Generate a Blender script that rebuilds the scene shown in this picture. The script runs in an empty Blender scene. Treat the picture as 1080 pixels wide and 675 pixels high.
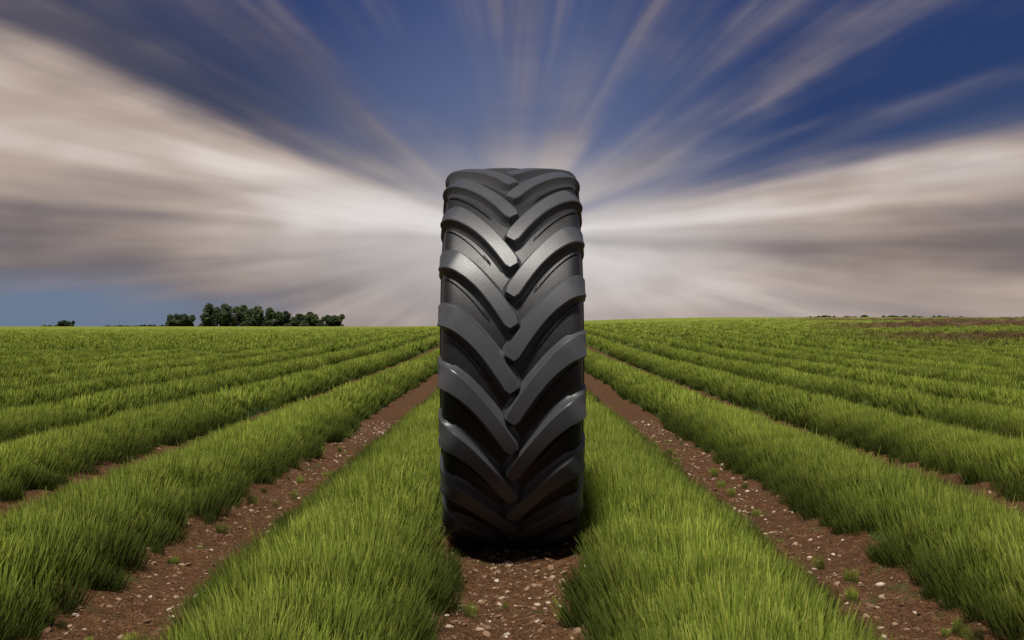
import bpy, math, random
import numpy as np
from mathutils import Vector, noise as mnoise
rng = np.random.default_rng(7); random.seed(7)
scene = bpy.context.scene
scene.view_settings.view_transform = 'Standard'
scene.view_settings.look = 'None'
scene.view_settings.exposure = 0

CAMH = 1.17; S = 1.50; TY = 7.0

# ---------------------------------------------------------------- helpers
def smooth(v, a, b):
    t = np.clip((np.asarray(v, dtype=float)-a)/(b-a), 0, 1); return t*t*(3-2*t)
def terrain(x, y):
    x = np.asarray(x, float); y = np.asarray(y, float)
    amp = 0.95 + 1.70*smooth(x, -25, 38) - .35*smooth(x, 60, 130)
    z = amp*(.45*smooth(y, 10, 120) + .55*smooth(y, 30, 270))
    z = z - 5*smooth(y, 400, 2500)
    return z
def mesh_obj(name, verts, faces, mat=None, parent=None, smooth_=True):
    me = bpy.data.meshes.new(name); me.from_pydata([tuple(v) for v in verts], [], faces); me.update()
    ob = bpy.data.objects.new(name, me); scene.collection.objects.link(ob)
    if mat: me.materials.append(mat)
    if smooth_: me.polygons.foreach_set("use_smooth", [True]*len(me.polygons))
    if parent: ob.parent = parent
    return ob
def empty(name, loc=(0,0,0)):
    e = bpy.data.objects.new(name, None); e.location = loc; scene.collection.objects.link(e); return e
class NT:
    def __init__(s, tree): s.t = tree; s.n = tree.nodes; s.l = tree.links
    def new(s, ty, **kw):
        n = s.n.new(ty)
        for k, v in kw.items(): setattr(n, k, v)
        return n
    def put(s, sock, v):
        if isinstance(v, bpy.types.NodeSocket): s.l.new(v, sock)
        else: sock.default_value = v
    def math(s, op, a, b=None, clamp=False):
        n = s.n.new('ShaderNodeMath'); n.operation = op; n.use_clamp = clamp
        s.put(n.inputs[0], a)
        if b is not None: s.put(n.inputs[1], b)
        return n.outputs[0]
    def mix(s, f, a, b, blend='MIX'):
        n = s.n.new('ShaderNodeMix'); n.data_type = 'RGBA'; n.blend_type = blend
        s.put(n.inputs[0], f)
        s.put(n.inputs[6], a if not isinstance(a, tuple) else (*a[:3], 1))
        s.put(n.inputs[7], b if not isinstance(b, tuple) else (*b[:3], 1))
        return n.outputs[2]
    def ramp(s, f, stops, interp='EASE'):
        n = s.n.new('ShaderNodeValToRGB'); cr = n.color_ramp; cr.interpolation = interp
        while len(cr.elements) < len(stops): cr.elements.new(0.5)
        for e, (p, c) in zip(cr.elements, stops):
            e.position = p; e.color = (c, c, c, 1) if not isinstance(c, tuple) else (*c[:3], 1)
        s.put(n.inputs[0], f); return n.outputs[0]
    def noise(s, vec, scale, detail=3, rough=.5, dist=0):
        n = s.n.new('ShaderNodeTexNoise'); n.inputs['Scale'].default_value = scale
        n.inputs['Detail'].default_value = detail; n.inputs['Roughness'].default_value = rough
        n.inputs['Distortion'].default_value = dist
        if vec is not None: s.l.new(vec, n.inputs['Vector'])
        return n.outputs[0]
    def comb(s, x, y, z):
        n = s.n.new('ShaderNodeCombineXYZ')
        for i, v in enumerate((x, y, z)): s.put(n.inputs[i], v)
        return n.outputs[0]
    def smst(s, v, a, b):
        n = s.n.new('ShaderNodeMapRange'); n.interpolation_type = 'SMOOTHSTEP'
        s.put(n.inputs[0], v); n.inputs[1].default_value = a; n.inputs[2].default_value = b
        return n.outputs[0]
def new_mat(name):
    m = bpy.data.materials.new(name); m.use_nodes = True
    t = NT(m.node_tree); b = m.node_tree.nodes['Principled BSDF']
    return m, t, b

# ---------------------------------------------------------------- world
SUN_EL = math.radians(62); SUN_AZ_FROM = Vector((-0.22, -1, 0)).normalized()
w = bpy.data.worlds.new("World"); scene.world = w; w.use_nodes = True
t = NT(w.node_tree); bg = w.node_tree.nodes['Background']
tc = t.new('ShaderNodeTexCoord'); sep = t.new('ShaderNodeSeparateXYZ')
t.l.new(tc.outputs['Generated'], sep.inputs[0])
X, Y, Z = sep.outputs
TI = math.radians(4.0)     # the cloud drift converges a little above the horizon
Z2 = t.math('SUBTRACT', t.math('MULTIPLY', Z, math.cos(TI)), t.math('MULTIPLY', Y, math.sin(TI)))
Y2 = t.math('ADD', t.math('MULTIPLY', Y, math.cos(TI)), t.math('MULTIPLY', Z, math.sin(TI)))
phi = t.math('SUBTRACT', .5, t.math('DIVIDE', t.math('ARCTAN2', X, Z2), math.pi))
r = t.math('ARCCOSINE', Y2)
az = t.math('ARCTAN2', X, Y)
lr = t.math('LOGARITHM', t.math('ADD', r, 0.10), 2.718)
nl = t.noise(t.comb(t.math('MULTIPLY', phi, 7), t.math('MULTIPLY', lr, 2.2), 3.1), 1.0, 3, .5, .2)
ns = t.noise(t.comb(t.math('MULTIPLY', phi, 21), t.math('MULTIPLY', lr, 1.2), 7.7), 1.0, 2, .5)
nf = t.noise(t.comb(t.math('MULTIPLY', phi, 60), t.math('MULTIPLY', lr, 1.5), 1.3), 1.0, 2, .5)
nb = t.noise(t.comb(t.math('MULTIPLY', az, 6), t.math('MULTIPLY', Z, 24), 5.2), 1.0, 3, .5, .4)
sf = t.smst(r, .04, .25)   # streaks blur out close to the point of convergence
nsw = t.math('MULTIPLY', t.math('SUBTRACT', ns, .5), sf)
nfw = t.math('MULTIPLY', t.math('SUBTRACT', nf, .5), sf)
nlw = t.math('SUBTRACT', nl, .5); nbw = t.math('SUBTRACT', nb, .5)
phw = t.math('ADD', phi, t.math('MULTIPLY', nlw, .05))
def Q(deg): return (deg/180+.25)/1.5
q = t.math('DIVIDE', t.math('ADD', phw, .25), 1.5)
def pr(st): return t.ramp(q, [(Q(d), v) for d, v in st])
maskp = pr([(-14,.85),(-5,.95),(4,.95),(9,.82),(14,.30),(22,.02),(30,.32),(38,.26),(46,.12),(55,.32),(64,.38),(74,.28),(86,.34),(98,.24),(112,.12),(124,.20),(136,.20),(143,.38),(150,.34),(156,.50),(163,.92),(172,1),(180,.95),(186,.85)])
m = t.math('ADD', maskp, t.math('MULTIPLY', nlw, .65))
m = t.math('ADD', m, t.math('MULTIPLY', nsw, 1.05))
m = t.math('ADD', m, t.math('MULTIPLY', nfw, .34))
m = t.math('ADD', m, t.math('MULTIPLY', nbw, .18))
ell = t.math('SQRT', t.math('ADD', t.math('MULTIPLY', t.math('MULTIPLY', az, az), .36), t.math('MULTIPLY', t.math('MULTIPLY', Z2, Z2), 2.6)))
near = t.math('SUBTRACT', 1.0, t.smst(ell, .02, .18))
m = t.math('ADD', m, t.math('MULTIPLY', near, .6))
m = t.math('ADD', m, t.math('MULTIPLY', t.smst(r, .5, 1.2), .3))  # extra cloud outside the view, added to light the tyre
lowl = t.math('MULTIPLY', t.math('SUBTRACT', 1.0, t.smst(Z, .008, .052)), t.math('SUBTRACT', 1.0, t.smst(az, -.36, -.06)))
m = t.math('SUBTRACT', m, t.math('MULTIPLY', lowl, .75))
mask = t.smst(m, .05, 1.05)
brp = pr([(-16,.64),(-8,.54),(-2,.36),(3,.55),(7,.80),(12,.66),(30,.50),(60,.48),(90,.45),(130,.40),(145,.36),(155,.38),(163,.68),(170,.84),(175,.70),(181,.44),(187,.44)])
br = t.math('ADD', brp, t.math('MULTIPLY', nlw, -.40))
br = t.math('ADD', br, t.math('MULTIPLY', nsw, .90))
br = t.math('ADD', br, t.math('MULTIPLY', nfw, .30))
br = t.math('ADD', br, t.math('MULTIPLY', nbw, .48))
br = t.math('ADD', br, t.math('MULTIPLY', near, .20), True)
cloud = t.ramp(br, [(0,(.085,.072,.078)),(.35,(.20,.160,.15)),(.7,(.48,.385,.335)),(1,(.74,.66,.61))], 'LINEAR')
cloud = t.mix(t.math('MULTIPLY', near, .75), cloud, t.mix(br, (.20,.19,.215), (.72,.70,.71)))
blue = t.ramp(q, [(Q(-8),(.25,.27,.33)),(Q(4),(.05,.08,.17)),(Q(20),(.014,.034,.125)),(Q(90),(.028,.052,.175)),(Q(130),(.020,.040,.145)),(Q(155),(.028,.036,.085)),(Q(176),(.06,.09,.16)),(Q(190),(.12,.18,.30))])
blue = t.mix(t.math('SUBTRACT', 1.0, t.smst(r, .06, .26)), blue, (.10,.13,.25))
blue = t.mix(lowl, blue, (.13,.18,.27))
sky = t.new('ShaderNodeTexSky'); sky.sky_type = 'NISHITA'; sky.sun_disc = False
sky.sun_elevation = SUN_EL; sky.sun_rotation = math.atan2(SUN_AZ_FROM.x, SUN_AZ_FROM.y)
nish = t.mix(1.0, sky.outputs[0], (.004,.004,.004), 'MULTIPLY')
blue = t.mix(1.0, blue, nish, 'ADD')
col = t.mix(mask, blue, cloud)
t.l.new(col, bg.inputs[0]); bg.inputs[1].default_value = 1.0

sun = bpy.data.lights.new('sun', 'SUN'); sun.energy = 4.5; sun.angle = math.radians(8); sun.color = (1, .95, .86)
so = bpy.data.objects.new('sun', sun); scene.collection.objects.link(so)
tosun = Vector((SUN_AZ_FROM.x*math.cos(SUN_EL), SUN_AZ_FROM.y*math.cos(SUN_EL), math.sin(SUN_EL)))
so.rotation_euler = tosun.to_track_quat('Z', 'Y').to_euler()

# ---------------------------------------------------------------- materials
def right_field(t, px, py):
    """ploughed / faded strips on the far slope to the right"""
    bd = t.math('SUBTRACT', px, t.math('ADD', t.math('MULTIPLY', py, .17), 3.0))
    reg = t.math('MULTIPLY', t.smst(bd, 0, 8), t.smst(py, 42, 62))
    n = t.noise(t.comb(t.math('MULTIPLY', px, .035), t.math('MULTIPLY', py, .075), 2.0), 1, 2, .5)
    return t.math('MULTIPLY', reg, t.smst(n, .42, .52))
def soil_mat():
    m, t, b = new_mat('soil')
    g = t.new('ShaderNodeNewGeometry'); P = g.outputs['Position']
    sp = t.new('ShaderNodeSeparateXYZ'); t.l.new(P, sp.inputs[0])
    n1 = t.noise(P, 1.7, 5, .6); n2 = t.noise(P, 18, 5, .65); n3 = t.noise(P, 90, 3, .6)
    c = t.mix(n1, (.085,.037,.013), (.18,.085,.033))
    c = t.mix(t.smst(n2, .4, .8), c, (.28,.15,.07))
    c = t.mix(t.smst(n3, .35, .55), (.045,.02,.009), c)
    nm = t.noise(P, 3.3, 4, .7)
    c = t.mix(t.math('MULTIPLY', t.smst(nm, .56, .68), .7), c, (.07,.085,.02))
    vo = t.new('ShaderNodeTexVoronoi'); vo.inputs['Scale'].default_value = 42; t.l.new(P, vo.inputs['Vector'])
    peb = t.math('MULTIPLY', t.math('LESS_THAN', vo.outputs['Distance'], .22), t.smst(n2, .54, .6))
    c = t.mix(peb, c, (.30,.20,.125))
    far = t.smst(sp.outputs[1], 205, 260)
    nfar = t.noise(t.comb(t.math('MULTIPLY', sp.outputs[0], .03), t.math('MULTIPLY', sp.outputs[1], .12), 0), 1, 3, .5)
    gcol = t.mix(nfar, (.07,.11,.018), (.16,.20,.045))
    pl = t.mix(t.smst(nfar, .45, .6), (.10,.058,.05), (.12,.13,.04))
    rr = t.smst(sp.outputs[0], 30, 60)
    c = t.mix(far, c, t.mix(rr, gcol, pl))
    t.l.new(c, b.inputs['Base Color']); b.inputs['Roughness'].default_value = .95
    b.inputs['Specular IOR Level'].default_value = .2
    bp = t.new('ShaderNodeBump'); bp.inputs['Strength'].default_value = 1; bp.inputs['Distance'].default_value = .06
    hh = t.math('ADD', t.math('MULTIPLY', n2, 1.0), t.math('ADD', t.math('MULTIPLY', n3, .4), t.math('MULTIPLY', peb, .3)))
    t.l.new(hh, bp.inputs['Height']); t.l.new(bp.outputs[0], b.inputs['Normal'])
    return m
def leaf_mat(name, canopy=False):
    m, t, b = new_mat(name)
    g = t.new('ShaderNodeNewGeometry'); P = g.outputs['Position']
    sp = t.new('ShaderNodeSeparateXYZ'); t.l.new(P, sp.inputs[0]); px, py, pz = sp.outputs
    big = t.noise(t.comb(px, t.math('MULTIPLY', py, .35), 0), .55, 3, .55)
    med = t.noise(P, 3.2, 3, .6)
    # distance from the furrow: row flanks coloured darker, standing in for shade between rows
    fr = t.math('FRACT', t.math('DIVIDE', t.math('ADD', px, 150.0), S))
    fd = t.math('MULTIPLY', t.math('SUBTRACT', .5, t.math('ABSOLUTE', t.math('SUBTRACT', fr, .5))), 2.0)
    flank_shade = t.math('MULTIPLY', t.math('SUBTRACT', 1.0, t.smst(fd, .22, .80)), t.smst(fd, .16, .30))
    if canopy:
        n = t.noise(P, 9, 4, .7)
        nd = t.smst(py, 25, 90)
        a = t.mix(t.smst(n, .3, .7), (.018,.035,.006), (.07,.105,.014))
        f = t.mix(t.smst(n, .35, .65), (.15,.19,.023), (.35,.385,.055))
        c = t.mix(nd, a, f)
    else:
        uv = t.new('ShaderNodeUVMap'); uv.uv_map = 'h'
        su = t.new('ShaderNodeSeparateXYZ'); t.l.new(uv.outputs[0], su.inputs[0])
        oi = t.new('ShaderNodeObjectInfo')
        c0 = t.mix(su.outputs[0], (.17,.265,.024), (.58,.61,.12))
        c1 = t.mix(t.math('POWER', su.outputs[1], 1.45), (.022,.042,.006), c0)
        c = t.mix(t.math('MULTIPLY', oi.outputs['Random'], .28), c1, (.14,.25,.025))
    c = t.mix(t.smst(big, .36, .66), t.mix(.45, c, (.12,.145,.03)), c)
    c = t.mix(t.math('MULTIPLY', t.math('SUBTRACT', 1.0, t.smst(med, .34, .56)), .3), c, (.07,.12,.02))
    c = t.mix(t.math('MULTIPLY', flank_shade, .92), c, (.022,.032,.009))
    c = t.mix(t.math('MULTIPLY', right_field(t, px, py), .85), c, (.12,.058,.048))
    if canopy:
        t.l.new(c, b.inputs['Base Color']); b.inputs['Roughness'].default_value = .8
        b.inputs['Specular IOR Level'].default_value = .1
        bp = t.new('ShaderNodeBump'); bp.inputs['Strength'].default_value = 1; bp.inputs['Distance'].default_value = .1
        t.l.new(n, bp.inputs['Height']); t.l.new(bp.outputs[0], b.inputs['Normal'])
    else:
        df = t.new('ShaderNodeBsdfDiffuse'); t.l.new(c, df.inputs[0])
        t.l.new(df.outputs[0], m.node_tree.nodes['Material Output'].inputs[0])
    return m
def rubber_mat(name, base, rough):
    m, t, b = new_mat(name)
    g = t.new('ShaderNodeTexCoord'); P = g.outputs['Object']
    n = t.noise(P, 6, 4, .6); n2 = t.noise(P, 160, 2, .5)
    c = t.mix(n, tuple(v*.8 for v in base), tuple(v*1.25 for v in base))
    # a little dried dust
    nd = t.noise(P, 23, 5, .7)
    c = t.mix(t.math('MULTIPLY', t.smst(nd, .52, .75), .22), c, (.11,.095,.08))
    t.l.new(c, b.inputs['Base Color'])
    t.l.new(t.math('ADD', t.math('MULTIPLY', n, .2), rough-.10), b.inputs['Roughness'])
    b.inputs['Specular IOR Level'].default_value = .5
    bp = t.new('ShaderNodeBump'); bp.inputs['Strength'].default_value = .15; bp.inputs['Distance'].default_value = .003
    t.l.new(n2, bp.inputs['Height']); t.l.new(bp.outputs[0], b.inputs['Normal'])
    return m
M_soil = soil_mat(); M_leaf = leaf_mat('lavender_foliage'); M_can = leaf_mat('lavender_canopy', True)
M_rub = rubber_mat('rubber_carcass', (.008,.0085,.010), .46)
M_lug = rubber_mat('rubber_lug', (.054,.057,.063), .40)

# ---------------------------------------------------------------- ground
def axis(segs):
    out = []
    for a, b, n in segs: out += list(np.linspace(a, b, n, endpoint=False))
    return out
xs = axis([(-2500,-400,8),(-400,-60,24),(-60,-6,50),(-6,-2.4,30),(-2.4,2.4,110),(2.4,6,30),(6,60,50),(60,400,24),(400,2500,8)])+[2500]
ys = axis([(-300,-5,14),(-5,3,14),(3,12,190),(12,40,60),(40,300,60),(300,1000,16),(1000,3500,8)])+[3500]
xs = np.array(xs); ys = np.array(ys)
def gz_local(x, y):
    """furrow relief + clods near the camera"""
    if abs(x) > 6 or y < 2 or y > 14: return 0.0
    f = min(1, (14-y)/2)
    return f*(-.05*math.cos(2*math.pi*x/S)+.05)*min(1, 6-abs(x)) + f*(mnoise.noise(Vector((x*5, y*5, 0)))*.028+mnoise.noise(Vector((x*15, y*15, 4)))*.018)
GX, GY = np.meshgrid(xs, ys)
GZ = terrain(GX, GY) + np.array([gz_local(x, y) for x, y in zip(GX.ravel(), GY.ravel())]).reshape(GX.shape)
nx, ny = len(xs), len(ys)
verts = np.stack([GX.ravel(), GY.ravel(), GZ.ravel()], 1)
faces = [(j*nx+i, j*nx+i+1, (j+1)*nx+i+1, (j+1)*nx+i) for j in range(ny-1) for i in range(nx-1)]
mesh_obj('ground', verts, faces, M_soil)

# ---------------------------------------------------------------- lavender rows
lav = empty('lavender_rows')
V = []; F = []
ysr = np.concatenate([np.arange(-3, 30, .25), np.geomspace(30, 262, 170)])
prof = np.array([-1,-.85,-.5,-.17,.17,.5,.85,1]); ph = np.array([0,.45,.85,1,1,.85,.45,0])
KN = 84
def rowhw(k, y): return .40 + .05*mnoise.noise(Vector((k*7.3, y*.9, 1)))
for k in range(-KN, KN):
    xc = (k+.5)*S
    y0 = max(-3, (abs(xc)-8)/.62)
    yy = ysr[ysr >= y0]
    if len(yy) < 4: continue
    base = len(V); m_ = len(prof)
    fade = smooth(yy, 30, 110); tz = terrain(xc, yy)
    for j, y in enumerate(yy):
        H = .15 + .20*fade[j]
        w_ = rowhw(k, y)
        for a, b_ in zip(prof, ph):
            nn = mnoise.noise(Vector((xc+a, y*1.8, k)))*.04
            V.append((xc+a*w_, y, float(tz[j]) - .02 + (H+nn)*b_ + .02*b_))
    for j in range(len(yy)-1):
        for i in range(m_-1):
            p = base+j*m_+i; F.append((p, p+1, p+m_+1, p+m_))
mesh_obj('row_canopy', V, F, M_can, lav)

def make_tuft(name, n, rad, L, bw, tilt, segs=3):
    V = []; F = []; UV = []
    for i in range(n):
        a = rng.uniform(0, 2*math.pi); q = math.sqrt(rng.uniform())*rad
        bx, by = q*math.cos(a), q*math.sin(a)
        ta = a + rng.normal(0, .7); tl = tilt*(q/rad)*rng.uniform(.3, 1.2) + abs(rng.normal(0, .07))
        ln = L*rng.uniform(.66, 1.03)*(1-.16*(q/rad)**2)
        if rng.uniform() < .03: ln *= 1.2
        wd = bw*rng.uniform(.7, 1.3); fa = rng.uniform(0, math.pi)
        fx, fy = math.cos(fa)*wd/2, math.sin(fa)*wd/2
        col = rng.uniform()**1.2
        b0 = len(V)
        for s_ in range(segs+1):
            u = s_/segs
            h = ln*u*math.cos(tl*(.6+.4*u)); o = ln*u*math.sin(tl*(.6+.4*u))
            x = bx+o*math.cos(ta); y = by+o*math.sin(ta)
            ww = [.6, .9, 1.35, .3][min(s_, 3)] if segs == 3 else (1, 1.1, .35)[s_]
            V += [(x-fx*ww, y-fy*ww, h), (x+fx*ww, y+fy*ww, h)]
        for s_ in range(segs):
            p = b0+2*s_; F.append((p, p+1, p+3, p+2))
            UV += [(col, s_/segs), (col, s_/segs), (col, (s_+1)/segs), (col, (s_+1)/segs)]
    me = bpy.data.meshes.new(name); me.from_pydata(V, [], F)
    uvl = me.uv_layers.new(name='h'); uvl.data.foreach_set('uv', np.array(UV).ravel())
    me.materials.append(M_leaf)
    return bpy.data.objects.new(name, me)
def inst_object(name, pts, rots, scls, idx, coll, parent):
    me = bpy.data.meshes.new(name); me.from_pydata([tuple(p) for p in pts], [], [])
    a = me.attributes.new('rot', 'FLOAT_VECTOR', 'POINT'); a.data.foreach_set('vector', np.array(rots, dtype=np.float32).ravel())
    a = me.attributes.new('scl', 'FLOAT_VECTOR', 'POINT'); a.data.foreach_set('vector', np.array(scls, dtype=np.float32).ravel())
    a = me.attributes.new('pick', 'INT', 'POINT'); a.data.foreach_set('value', np.array(idx, dtype=np.int32))
    ob = bpy.data.objects.new(name, me); scene.collection.objects.link(ob)
    if parent: ob.parent = parent
    ng = bpy.data.node_groups.new(name+'_nodes', 'GeometryNodeTree')
    ng.interface.new_socket('Geometry', in_out='INPUT', socket_type='NodeSocketGeometry')
    ng.interface.new_socket('Geometry', in_out='OUTPUT', socket_type='NodeSocketGeometry')
    gi = ng.nodes.new('NodeGroupInput'); go = ng.nodes.new('NodeGroupOutput')
    ip = ng.nodes.new('GeometryNodeInstanceOnPoints'); ci = ng.nodes.new('GeometryNodeCollectionInfo')
    ci.inputs['Collection'].default_value = coll
    ci.inputs['Separate Children'].default_value = True; ci.inputs['Reset Children'].default_value = True
    def na(nm, ty):
        n = ng.nodes.new('GeometryNodeInputNamedAttribute'); n.data_type = ty; n.inputs[0].default_value = nm
        return n.outputs[0]
    L = ng.links
    L.new(gi.outputs[0], ip.inputs['Points']); L.new(ci.outputs[0], ip.inputs['Instance'])
    ip.inputs['Pick Instance'].default_value = True
    L.new(na('pick', 'INT'), ip.inputs['Instance Index'])
    e2r = ng.nodes.new('FunctionNodeEulerToRotation'); L.new(na('rot', 'FLOAT_VECTOR'), e2r.inputs[0])
    L.new(e2r.outputs[0], ip.inputs['Rotation']); L.new(na('scl', 'FLOAT_VECTOR'), ip.inputs['Scale'])
    L.new(ip.outputs[0], go.inputs[0])
    md = ob.modifiers.new('scatter', 'NODES'); md.node_group = ng
    return ob
def tuft_coll(name, nvar, **kw):
    c = bpy.data.collections.new(name)
    for i in range(nvar): c.objects.link(make_tuft(f'{name}_{i:02d}', **kw))
    return c
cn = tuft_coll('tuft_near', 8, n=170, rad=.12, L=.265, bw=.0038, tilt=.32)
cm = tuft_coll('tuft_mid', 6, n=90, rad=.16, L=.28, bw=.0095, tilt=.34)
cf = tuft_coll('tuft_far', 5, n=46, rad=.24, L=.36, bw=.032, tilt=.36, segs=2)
def scatter(y0, y1, dens, coll, nvar, name, sc=(.88,1.08), hw0=.445, hv=.12):
    P = []; R = []; Sc = []; I = []
    for k in range(-KN, KN):
        xc = (k+.5)*S
        ys_ = max(y0, (abs(xc)-2.2)/.50)
        if ys_ >= y1: continue
        n = int((y1-ys_)*.8*dens)
        for _ in range(n):
            y = rng.uniform(ys_, y1); a = rng.uniform(-1, 1)
            hw = hw0 + .08*mnoise.noise(Vector((k*7.3, y*1.3, 1)))
            x = xc + a*hw + rng.normal(0, .012)
            gap = mnoise.noise(Vector((x*1.3, y*1.1, 9)))
            if gap < -.42 and rng.uniform() < .5: continue
            if abs(x) < .42 and abs(y-TY) < 1.0: continue
            P.append((x, y, float(terrain(x, y))-.01+.08*(1-a*a)))
            R.append((rng.normal(0, .04), a*.26+rng.normal(0, .045), 0))
            s_ = rng.uniform(*sc)*(1-.42*abs(a)**2.2)*(1+hv*mnoise.noise(Vector((x*.9, y*.7, 5))))
            sx = s_*(1 if rng.uniform() < .5 else -1); sy = s_*(1 if rng.uniform() < .5 else -1)
            Sc.append((sx, sy, s_*rng.uniform(.92, 1.1))); I.append(int(rng.integers(nvar)))
    if name == 'tufts_close':      # stray seedlings and weeds on the bare strips
        for k in range(-3, 4):
            for _ in range(45 if k else 8):
                y = rng.uniform(4, 14); x = k*S+rng.normal(0, .2)
                if abs(x) < .42 and abs(y-TY) < 1.6: continue
                P.append((x, y, float(terrain(x, y))+gz_local(x, y)-.005)); R.append((rng.normal(0, .15), rng.normal(0, .15), 0))
                s_ = rng.uniform(.10, .34); Sc.append((s_*.8, s_*.8, s_)); I.append(int(rng.integers(nvar)))
    print(name, len(P)); inst_object(name, P, R, Sc, I, coll, lav)
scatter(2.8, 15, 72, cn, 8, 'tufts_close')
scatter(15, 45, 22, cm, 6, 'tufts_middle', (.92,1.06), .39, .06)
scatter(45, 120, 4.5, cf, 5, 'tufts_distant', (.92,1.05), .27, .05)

# ---------------------------------------------------------------- gravel in the furrows
Mst, t, b = new_mat('stone'); oi = t.new('ShaderNodeObjectInfo')
t.l.new(t.ramp(oi.outputs['Random'], [(0,(.09,.045,.022)),(.55,(.20,.115,.065)),(.85,(.34,.24,.165)),(1,(.55,.47,.38))], 'LINEAR'), b.inputs['Base Color'])
b.inputs['Roughness'].default_value = .9
cs = bpy.data.collections.new('stones')
import bmesh
for i in range(6):
    bm = bmesh.new(); bmesh.ops.create_icosphere(bm, subdivisions=2, radius=1)
    for v in bm.verts:
        v.co *= 1+.35*mnoise.noise(v.co*1.1+Vector((i*5, 0, 0))); v.co.z *= .6; v.co.x *= 1.25
    me = bpy.data.meshes.new(f'stone_{i}'); bm.to_mesh(me); bm.free(); me.materials.append(Mst)
    cs.objects.link(bpy.data.objects.new(f'stone_{i}', me))
P = []; R = []; Sc = []; I = []
for k in range(-4, 5):
    for _ in range(2200 if abs(k) < 2 else 400):
        y = rng.uniform(3.5, 16) if abs(k) else rng.uniform(4.3, 9); x = k*S + rng.normal(0, .2)
        P.append((x, y, float(terrain(x, y)) + gz_local(x, y)))
        R.append(tuple(rng.uniform(0, 6, 3)*np.array([.1, .1, 1]))); s_ = .003+.014*rng.uniform()**4.2
        Sc.append((s_,)*3); I.append(int(rng.integers(6)))
inst_object('gravel', P, R, Sc, I, cs, None)

# ---------------------------------------------------------------- tractor tyre
tyre = empty('tractor_tire', (0, TY, 1.006)); tyre.scale = (1.01, 1.022, 1.022)
ctrl = np.array([(0,.945),(.08,.9447),(.16,.943),(.24,.939),(.295,.930),(.322,.908),(.333,.86),(.336,.79),(.325,.71),(.294,.655),(.262,.625),(.25,.595)])
def catmull(p, n=10):
    q = np.vstack([2*p[0]-p[1], p, 2*p[-1]-p[-2]]); q[0] = (-p[1][0], p[1][1]); out = []
    for i in range(1, len(q)-2):
        for t_ in np.linspace(0, 1, n, endpoint=False):
            a, b, c, d = q[i-1], q[i], q[i+1], q[i+2]
            out.append(.5*((2*b)+(-a+c)*t_+(2*a-5*b+4*c-d)*t_**2+(-a+3*b-3*c+d)*t_**3))
    out.append(p[-1]); return np.array(out)
cp = catmull(ctrl); al = np.concatenate([[0], np.cumsum(np.linalg.norm(np.diff(cp, axis=0), axis=1))])
def prof_at(w):
    s = -1 if w < 0 else 1; w = abs(w)
    x = np.interp(w, al, cp[:, 0]); r_ = np.interp(w, al, cp[:, 1])
    e = .012; x2 = np.interp(w+e, al, cp[:, 0]); r2 = np.interp(w+e, al, cp[:, 1])
    w1 = w-e
    if w1 < 0: x1 = -np.interp(-w1, al, cp[:, 0]); r1 = np.interp(-w1, al, cp[:, 1])
    else: x1 = np.interp(w1, al, cp[:, 0]); r1 = np.interp(w1, al, cp[:, 1])
    tx, tr = x2-x1, r2-r1; l = math.hypot(tx, tr) or 1
    return s*x, r_, s*(-tr/l), tx/l
def P3(w, s, h):
    x, r_, nx_, nr = prof_at(w); x += nx_*h; r_ += nr*h; a = s/.945
    return (x, -r_*math.cos(a), r_*math.sin(a))
half = cp[::3]; half = half if np.allclose(half[-1], cp[-1]) else np.vstack([half, cp[-1]])
inner = np.array([(.235,.60),(.26,.66),(.295,.75),(.295,.83),(.27,.885),(.15,.905),(0,.91)])
ring = [(-x, r_) for x, r_ in half[::-1]] + [(x, r_) for x, r_ in half[1:]] + [(x, r_) for x, r_ in inner] + [(-x, r_) for x, r_ in inner[::-1][1:]]
NS = 220; V = []; F = []; n = len(ring)
for j in range(NS):
    a = 2*math.pi*j/NS
    for x, r_ in ring: V.append((x, -r_*math.cos(a), r_*math.sin(a)))
for j in range(NS):
    for i in range(n):
        F.append((j*n+i, j*n+(i+1) % n, ((j+1) % NS)*n+(i+1) % n, ((j+1) % NS)*n+i))
mesh_obj('carcass', V, F, M_rub, tyre)
V = []; F = []
for sgn in (-1, 1):
    for (wc, hh, ww) in ((.42,.006,.006),(.53,.007,.008),(.61,.01,.012)):
        b0 = len(V)
        for j in range(NS):
            s = 2*math.pi*.945*j/NS
            for dv, h in ((-ww,-.002),(-ww*.6,hh),(ww*.6,hh),(ww,-.002)): V.append(P3(sgn*(wc+dv), s, h))
        for j in range(NS):
            for i in range(3): F.append((b0+j*4+i, b0+j*4+i+1, b0+((j+1)%NS)*4+i+1, b0+((j+1)%NS)*4+i))
mesh_obj('sidewall_ribs', V, F, M_rub, tyre)
NL = 21; pitch = 2*math.pi*.945/NL
def spath(w):
    if w < .335: return .40*w + .205*(1-(1-max(w, -.02)/.335)**1.9)
    return .40*.335+.205 + .25*(w-.335)
ws = list(np.linspace(-.008, .335, 26)) + list(np.linspace(.35, .50, 9))
V = []; F = []
HL = .054
def loft(secs, sgn):
    b0 = len(V); m_ = len(secs[0])
    for sc_ in secs:
        for w_, s_, h in sc_: V.append(P3(sgn*w_, s_, h))
    for j in range(len(secs)-1):
        for i in range(m_-1):
            f = (b0+j*m_+i, b0+j*m_+i+1, b0+(j+1)*m_+i+1, b0+(j+1)*m_+i)
            F.append(f if sgn > 0 else f[::-1])
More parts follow.
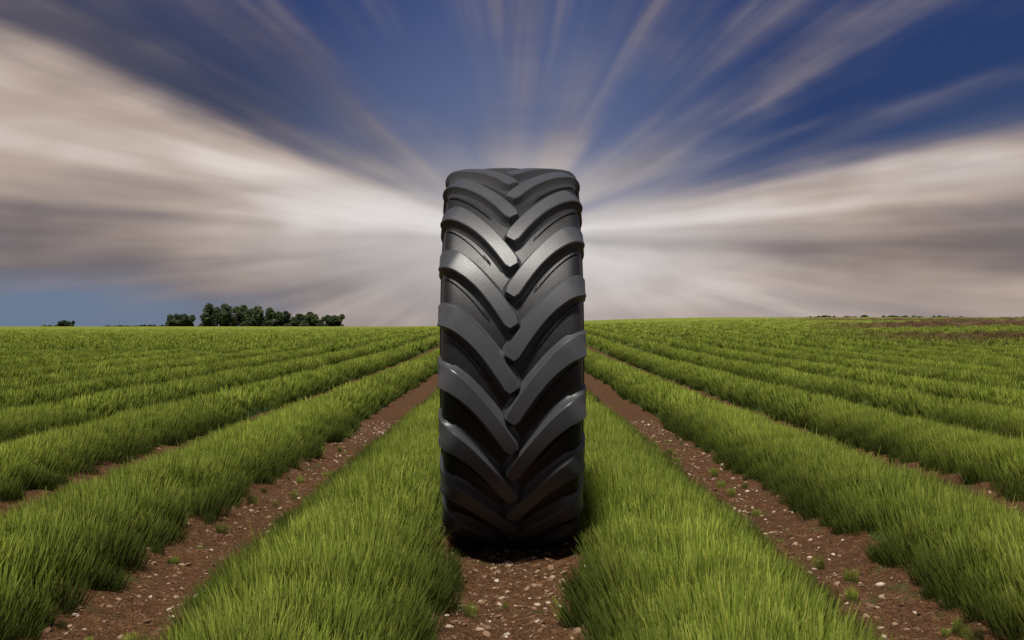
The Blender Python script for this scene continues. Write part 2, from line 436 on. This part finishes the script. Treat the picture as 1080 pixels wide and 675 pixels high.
for sgn, off in ((1, 0), (-1, pitch/2)):
    for L_ in range(NL):
        s0 = L_*pitch + off + .03
        secs = []
        pts = [(w_, spath(w_)) for w_ in ws]
        arc = 0
        for i, (w_, s_) in enumerate(pts):
            if i: arc += math.hypot(w_-pts[i-1][0], s_-pts[i-1][1])
            p, q = pts[max(i-1, 0)], pts[min(i+1, len(pts)-1)]
            tw, ts = q[0]-p[0], q[1]-p[1]; l = math.hypot(tw, ts); tw /= l; ts /= l
            hw = .034 + .014*smooth(w_, .1, .34) + .004*smooth(w_, .34, .42)
            k = 1.0
            if arc < .024: k = .68+.32*math.sqrt(1-(1-arc/.024)**2)
            H = HL * (1-.72*float(smooth(w_, .265, .35))) * (1-.97*float(smooth(w_, .40, .50)))
            hw = float(hw)*k
            ex = .026 if w_ < .3 else .016
            sec = [(-(hw+ex), -.004), (-(hw+ex*.72), .006*H/HL), (-(hw+.013), .011*H/HL), (-(hw+.0085), H*.35), (-(hw+.002), H-.0045*H/HL), (-(hw-.003), H), (-(hw-.006), H), (0, H), (hw-.006, H), (hw-.003, H), (hw+.002, H-.0045*H/HL), (hw+.0085, H*.35), (hw+.013, .011*H/HL), (hw+ex*.72, .006*H/HL), (hw+ex, -.004)]
            secs.append([(w_ - ts*v, s0 + s_ + tw*v, h) for v, h in sec])
            if i == 0:
                pre = []
                for d, kk, hk in ((.034, .9, 0), (.016, .9, .16), (.008, .93, .45), (.0035, .97, .88)):
                    pre.append([(w_ - ts*v*kk - tw*d, s0 + s_ + tw*v*kk - ts*d, (min(h, H*hk) if hk else -.004)) for v, h in sec])
                secs = pre + secs
        loft(secs, sgn)
lug = mesh_obj('lugs', V, F, M_lug, tyre)
lug.data.set_sharp_from_angle(angle=math.radians(27))
# low stepped ribs on the floor of the grooves, parallel to the lugs
V = []; F = []
for sgn, off in ((1, 0), (-1, pitch/2)):
    for L_ in range(NL):
        s0 = L_*pitch + off + .03
        secs = []
        for w_ in np.linspace(.10, .325, 14):
            s_ = spath(w_); e = .004; tw, ts = 2*e, spath(w_+e)-spath(w_-e); l = math.hypot(tw, ts); tw /= l; ts /= l
            hh = .009*float(smooth(w_, .10, .13)*(1-smooth(w_, .30, .325)))
            secs.append([(w_, s0+s_+(-.104+v)/max(tw, .45)*.75, h) for v, h in ((-.012,-.002),(-.008,hh),(.008,hh),(.012,-.002))])
        loft(secs, sgn)
mesh_obj('groove_ribs', V, F, M_rub, tyre, False)

# ---------------------------------------------------------------- distant trees
Mt, t, b = new_mat('tree_leaves')
g = t.new('ShaderNodeNewGeometry'); n = t.noise(g.outputs['Position'], .8, 3)
t.l.new(t.mix(t.smst(n, .35, .65), (.010,.018,.005), (.05,.08,.015)), b.inputs['Base Color']); b.inputs['Roughness'].default_value = .8
Mb, t, b = new_mat('bark'); b.inputs['Base Color'].default_value = (.04,.03,.02,1)
def trees(name, specs, parent=None):
    V = []; F = []; MI = []
    for (x, y, h, wd) in specs:
        z0 = float(terrain(x, y))-.3
        def limb(p, q, r0, r1):
            b0 = len(V); d = (q-p).normalized(); a = d.orthogonal().normalized(); c = d.cross(a)
            for P_, r_ in ((p, r0), (q, r1)):
                for i in range(6):
                    an = i*math.pi/3; V.append(tuple(P_+a*math.cos(an)*r_+c*math.sin(an)*r_))
            for i in range(6): F.append((b0+i, b0+(i+1) % 6, b0+6+(i+1) % 6, b0+6+i)); MI.append(1)
        limb(Vector((x, y, z0)), Vector((x, y, z0+h*.55)), .05*h, .025*h)
        blobs = []
        for i in range(20):
            a = rng.uniform(0, 6.28); q = wd*.44*math.sqrt(rng.uniform()); zz = z0+h*rng.uniform(.10, .84)
            c = Vector((x+q*math.cos(a), y+q*math.sin(a), zz)); blobs.append((c, h*rng.uniform(.12, .21)))
            limb(Vector((x, y, z0+h*.3)), c, .02*h, .006*h)
        for c, rad in blobs:
            for _ in range(int(240 if h > 1.5 else 60)):
                d = Vector(rng.normal(0, 1, 3)); d.normalize(); d *= rad*rng.uniform(.5, 1.12); p = c+d
                s_ = rng.uniform(.12, .26); u = Vector(rng.normal(0, 1, 3)).normalized(); v = u.orthogonal().normalized()
                b0 = len(V); V.extend([tuple(p+u*s_), tuple(p+v*s_*.7), tuple(p-u*s_), tuple(p-v*s_*.7)]); F.append((b0, b0+1, b0+2, b0+3)); MI.append(0)
    ob = mesh_obj(name, V, F, Mt, parent, False); ob.data.materials.append(Mb)
    ob.data.polygons.foreach_set('material_index', MI)
D = 262; ppm = 1360/D
def at(px_, dy=0): return ((px_-540)/ppm, D+dy)
sp = []
for px_, hp, wp in ((187,14,20),(198,15,20),(228,24,32),(245,25,34),(262,20,28),(279,22,32),(293,19,28),(308,12,26),(323,17,32),(339,14,28),(353,14,22)):
    x, y = at(px_, rng.uniform(-3, 3)); sp.append((x, y, hp/ppm*1.15, wp/ppm))
trees('distant_trees', sp)
sp = [(*at(66, 3), 2.0, 4.0), (*at(55, 3), 1.1, 2.5), (*at(44, 3), .9, 2.5)]
trees('distant_bushes', sp)
sp = []
for i in range(26):
    px_ = 100+i*3.2; x, y = at(px_, 8); sp.append((x, y, rng.uniform(.6, 1.0), 1.6))
for i in range(60):
    px_ = 860+i*5.2; x, y = at(px_, 4); sp.append((x, y, rng.uniform(.7, 1.3), 2.6))
trees('hedge', sp)

# ---------------------------------------------------------------- camera
cd = bpy.data.cameras.new('camera'); cam = bpy.data.objects.new('camera', cd); scene.collection.objects.link(cam)
cd.sensor_width = 36; cd.lens = 1360/1080*36; cd.clip_end = 8000; cd.clip_start = .05
cam.location = (0, 0, CAMH); cam.rotation_euler = (math.radians(90.316), 0, 0)
scene.camera = cam
